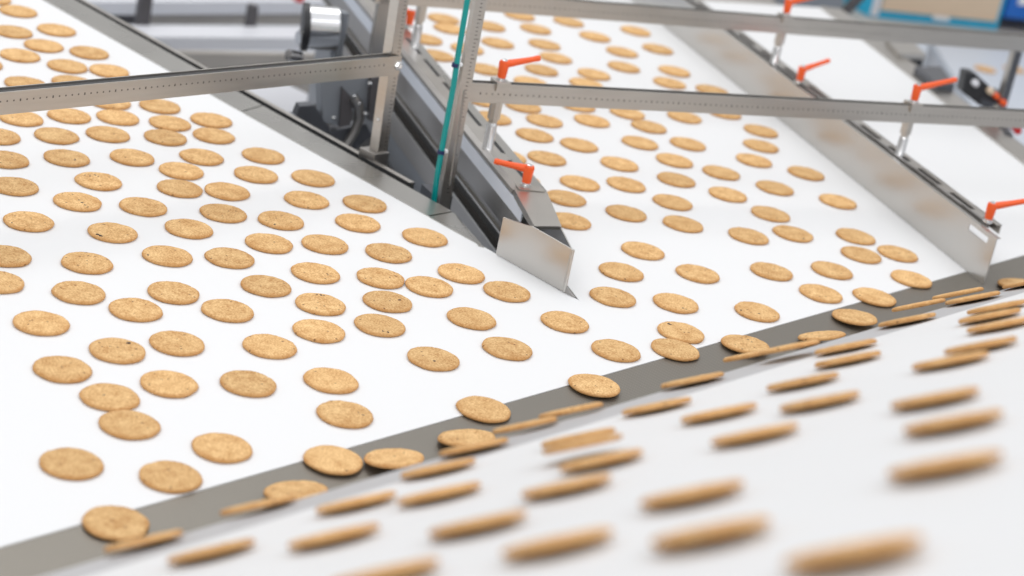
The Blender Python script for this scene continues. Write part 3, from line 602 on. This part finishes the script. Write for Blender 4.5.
def place(loc, quat=None, rz=0., raisins=(), group=None):
    o = bpy.data.objects.new('biscuit', MESHES[random.randrange(len(MESHES))]); COL.objects.link(o)
    o.rotation_mode = 'QUATERNION'
    from mathutils import Quaternion
    qz = Quaternion((0, 0, 1), rz); o.rotation_quaternion = (quat @ qz) if quat else qz
    o.location = loc; o['category'] = 'biscuit'
    if group: o['group'] = group
    for x, y, s in raisins:
        r = bpy.data.objects.new('raisin', RM); COL.objects.link(r); r.parent = o
        v = Vector((x, y, 0)); v.rotate(Quaternion((0, 0, 1), -rz))
        r.location = (v.x, v.y, TH * .93); r.scale = (s, s, s); r.rotation_euler = (0, 0, random.uniform(0, 6))
    return o
FEAT = {1: 'with one dark raisin', 2: 'with two dark raisins', 3: 'with raisin cluster', 4: 'with dark raisin line'}
rows = {}
for i, (x, y) in enumerate(MAIN):
    p = Vector((x, y, 0)); rz_ = random.uniform(0, 6.28); ra = RAISINS.get(i, [])
    o = place((x, y, .0002), None, rz_, ra)
    lane = 'near' if (p - LE0).cross(le).z * (EL - LE0).cross(le).z > 0 else 'middle'
    up = -(p - E0).dot(dn); along = (p - LE0).dot(Vector((-le.y, le.x, 0))) if lane == 'near' else (p - dE0).dot(dp)
    rows.setdefault((lane, int(max(0, up) // .08)), []).append((abs(along), i, o, len(ra)))
for (lane, r), L in rows.items():
    for k, (_, i, o, n) in enumerate(sorted(L, key=lambda t: t[0])):
        o['group'] = 'biscuits on the %s lane' % lane
        side = 'steel strip' if lane == 'near' else 'divider'
        o['label'] = '%s lane biscuit %s, %s row above grey plate, %s from %s' % (lane, FEAT.get(min(n, 4), 'all golden'), oword(r), oword(k), side)
from mathutils import Quaternion
PW = ['beside the slivers at the centre', 'second', 'x']
plab = ['biscuit flat on the grey plate below the nose, overlapping the belt edge', 'golden biscuit alone on the grey plate just before the two overlapping ones',
        'slightly tilted biscuit on the grey plate below the tall guide', 'round biscuit on the grey plate touching a flatter tilted biscuit',
        'tilted lens-shaped biscuit on the grey plate touching a rounder one', 'tilted biscuit on the grey plate, lower half hidden by the inclined belt nose',
        'tilted biscuit on the grey plate behind two overlapping edge-on slivers', 'steeply tilted biscuit leaving the grey plate, almost edge-on',
        'biscuit on the bluish part of grey plate beyond the tall guide end']
for (x, y, t), lb in zip(PLATE, plab):
    a = math.radians(t); q = Quaternion(ex, a)
    v = Vector((0, 0, 1)); v.rotate(q)
    if v.dot(dn) > 0: q = Quaternion(ex, -a)
    o = place((x, y, .0005 + RAD * math.sin(a)), q, 0 if t > 3 else random.uniform(0, 6), [] if (x, y) != tuple(PLATE[1][:2]) else [(.004, .012, .0016), (.009, .006, .0012)]); o['label'] = lb; o['group'] = 'biscuits on the grey plate'
q2 = Vector((0, 0, 1)).rotation_difference(N2)
rows = {}
JIT = {}
for i, (x, y, z) in enumerate(INCLINE):
    p = Vector((x, y, z)); lift = .0004
    if i == 20: lift = .0075
    if i == 15: lift = .0068
    vd = (p - CP).normalized(); th = math.asin(-vd.dot(N2)) * .72
    axv = vd.cross(N2).normalized(); qa = Quaternion(axv, th); nv = N2.copy(); nv.rotate(qa)
    if abs(nv.dot(vd)) > abs(N2.dot(vd)): qa = Quaternion(axv, -th)
    lift += RAD * math.sin(th); rr = (p - CP); pc_ = CP + rr * (((p + N2 * lift) - CP).dot(N2) / rr.dot(N2))
    o = place(pc_, qa @ q2, random.uniform(0, 6.28)); o['group'] = 'edge-on biscuits on the inclined belt'
    upn = (p - FB0).dot(fn); rows.setdefault(int(max(0, upn) // .07), []).append(((p - FB0).dot(fx), o))
for r, L in rows.items():
    for k, (_, o) in enumerate(sorted(L, key=lambda t: t[0])):
        o['label'] = 'edge-on biscuit on inclined belt, %s row above the grey plate, %s from the belt\'s lower corner' % (oword(r), oword(k))
        o['label'] = 'edge-on biscuit on inclined belt, %s row above grey plate, %s counting towards the tall guide' % (oword(r), oword(k))
for k, (u, v) in enumerate(((985, 70), (1014, 70))):
    p = at(u, v, -.2995); o = place(p, None, k); o['group'] = 'biscuits on the far pale conveyor'; o['label'] = ('faint blurred biscuit on the far pale conveyor, above the black sensor', 'faint blurred biscuit on the far pale conveyor, partly behind the dark rear post')[k]

# ---------------------------------------------------------------- light
w = bpy.data.worlds.new('hall'); SC.world = w; w.use_nodes = True
nt = w.node_tree; bg = nt.nodes['Background']
tc = nt.nodes.new('ShaderNodeTexCoord'); sx = nt.nodes.new('ShaderNodeSeparateXYZ'); nt.links.new(tc.outputs['Generated'], sx.inputs[0])
cr = nt.nodes.new('ShaderNodeValToRGB'); el = cr.color_ramp.elements
mrn = nt.nodes.new('ShaderNodeMapRange'); mrn.inputs['From Min'].default_value = -.2; mrn.inputs['From Max'].default_value = 1
nt.links.new(sx.outputs['Z'], mrn.inputs['Value']); nt.links.new(mrn.outputs[0], cr.inputs[0])
el[0].position = 0; el[0].color = (.30, .30, .31, 1); el[1].position = 1; el[1].color = (1.0, 1.01, 1.04, 1)
for pos, c in ((.22, (.42, .41, .40, 1)), (.45, (.60, .60, .60, 1)), (.68, (.90, .90, .92, 1))):
    e = el.new(pos); e.color = c
nt.links.new(cr.outputs[0], bg.inputs['Color']); bg.inputs['Strength'].default_value = 1.12
def area(name, loc, target, size, power, col=(1, 1, 1)):
    l = bpy.data.lights.new(name, 'AREA'); l.shape = 'RECTANGLE'; l.size, l.size_y = size; l.energy = power; l.color = col
    o = bpy.data.objects.new(name, l); COL.objects.link(o); o.location = loc
    o.rotation_euler = (Vector(target) - Vector(loc)).to_track_quat('-Z', 'Y').to_euler(); return o
area('ceiling_or_fill_lamp', (-1.6, 4.6, 3.4), (0, 2.6, 0), (3.2, 2.2), 58, (1, .985, .96))
area('ceiling_or_fill_lamp', (-.4, -2.2, 3.0), (.3, 2.2, 0), (3.2, 1.8), 46, (1, .99, .97))  # fill light added behind the camera to brighten the edge-on biscuits
area('ceiling_or_fill_lamp', (1.8, 2.0, 3.4), (0.2, 2.4, 0), (3.2, 2.2), 30, (.96, .98, 1))
SC.view_settings.view_transform = 'Standard'; SC.view_settings.look = 'None'; SC.view_settings.gamma = 1
SC.view_settings.exposure = -0.16
try: SC.view_settings.use_curve_mapping = False
except Exception: pass
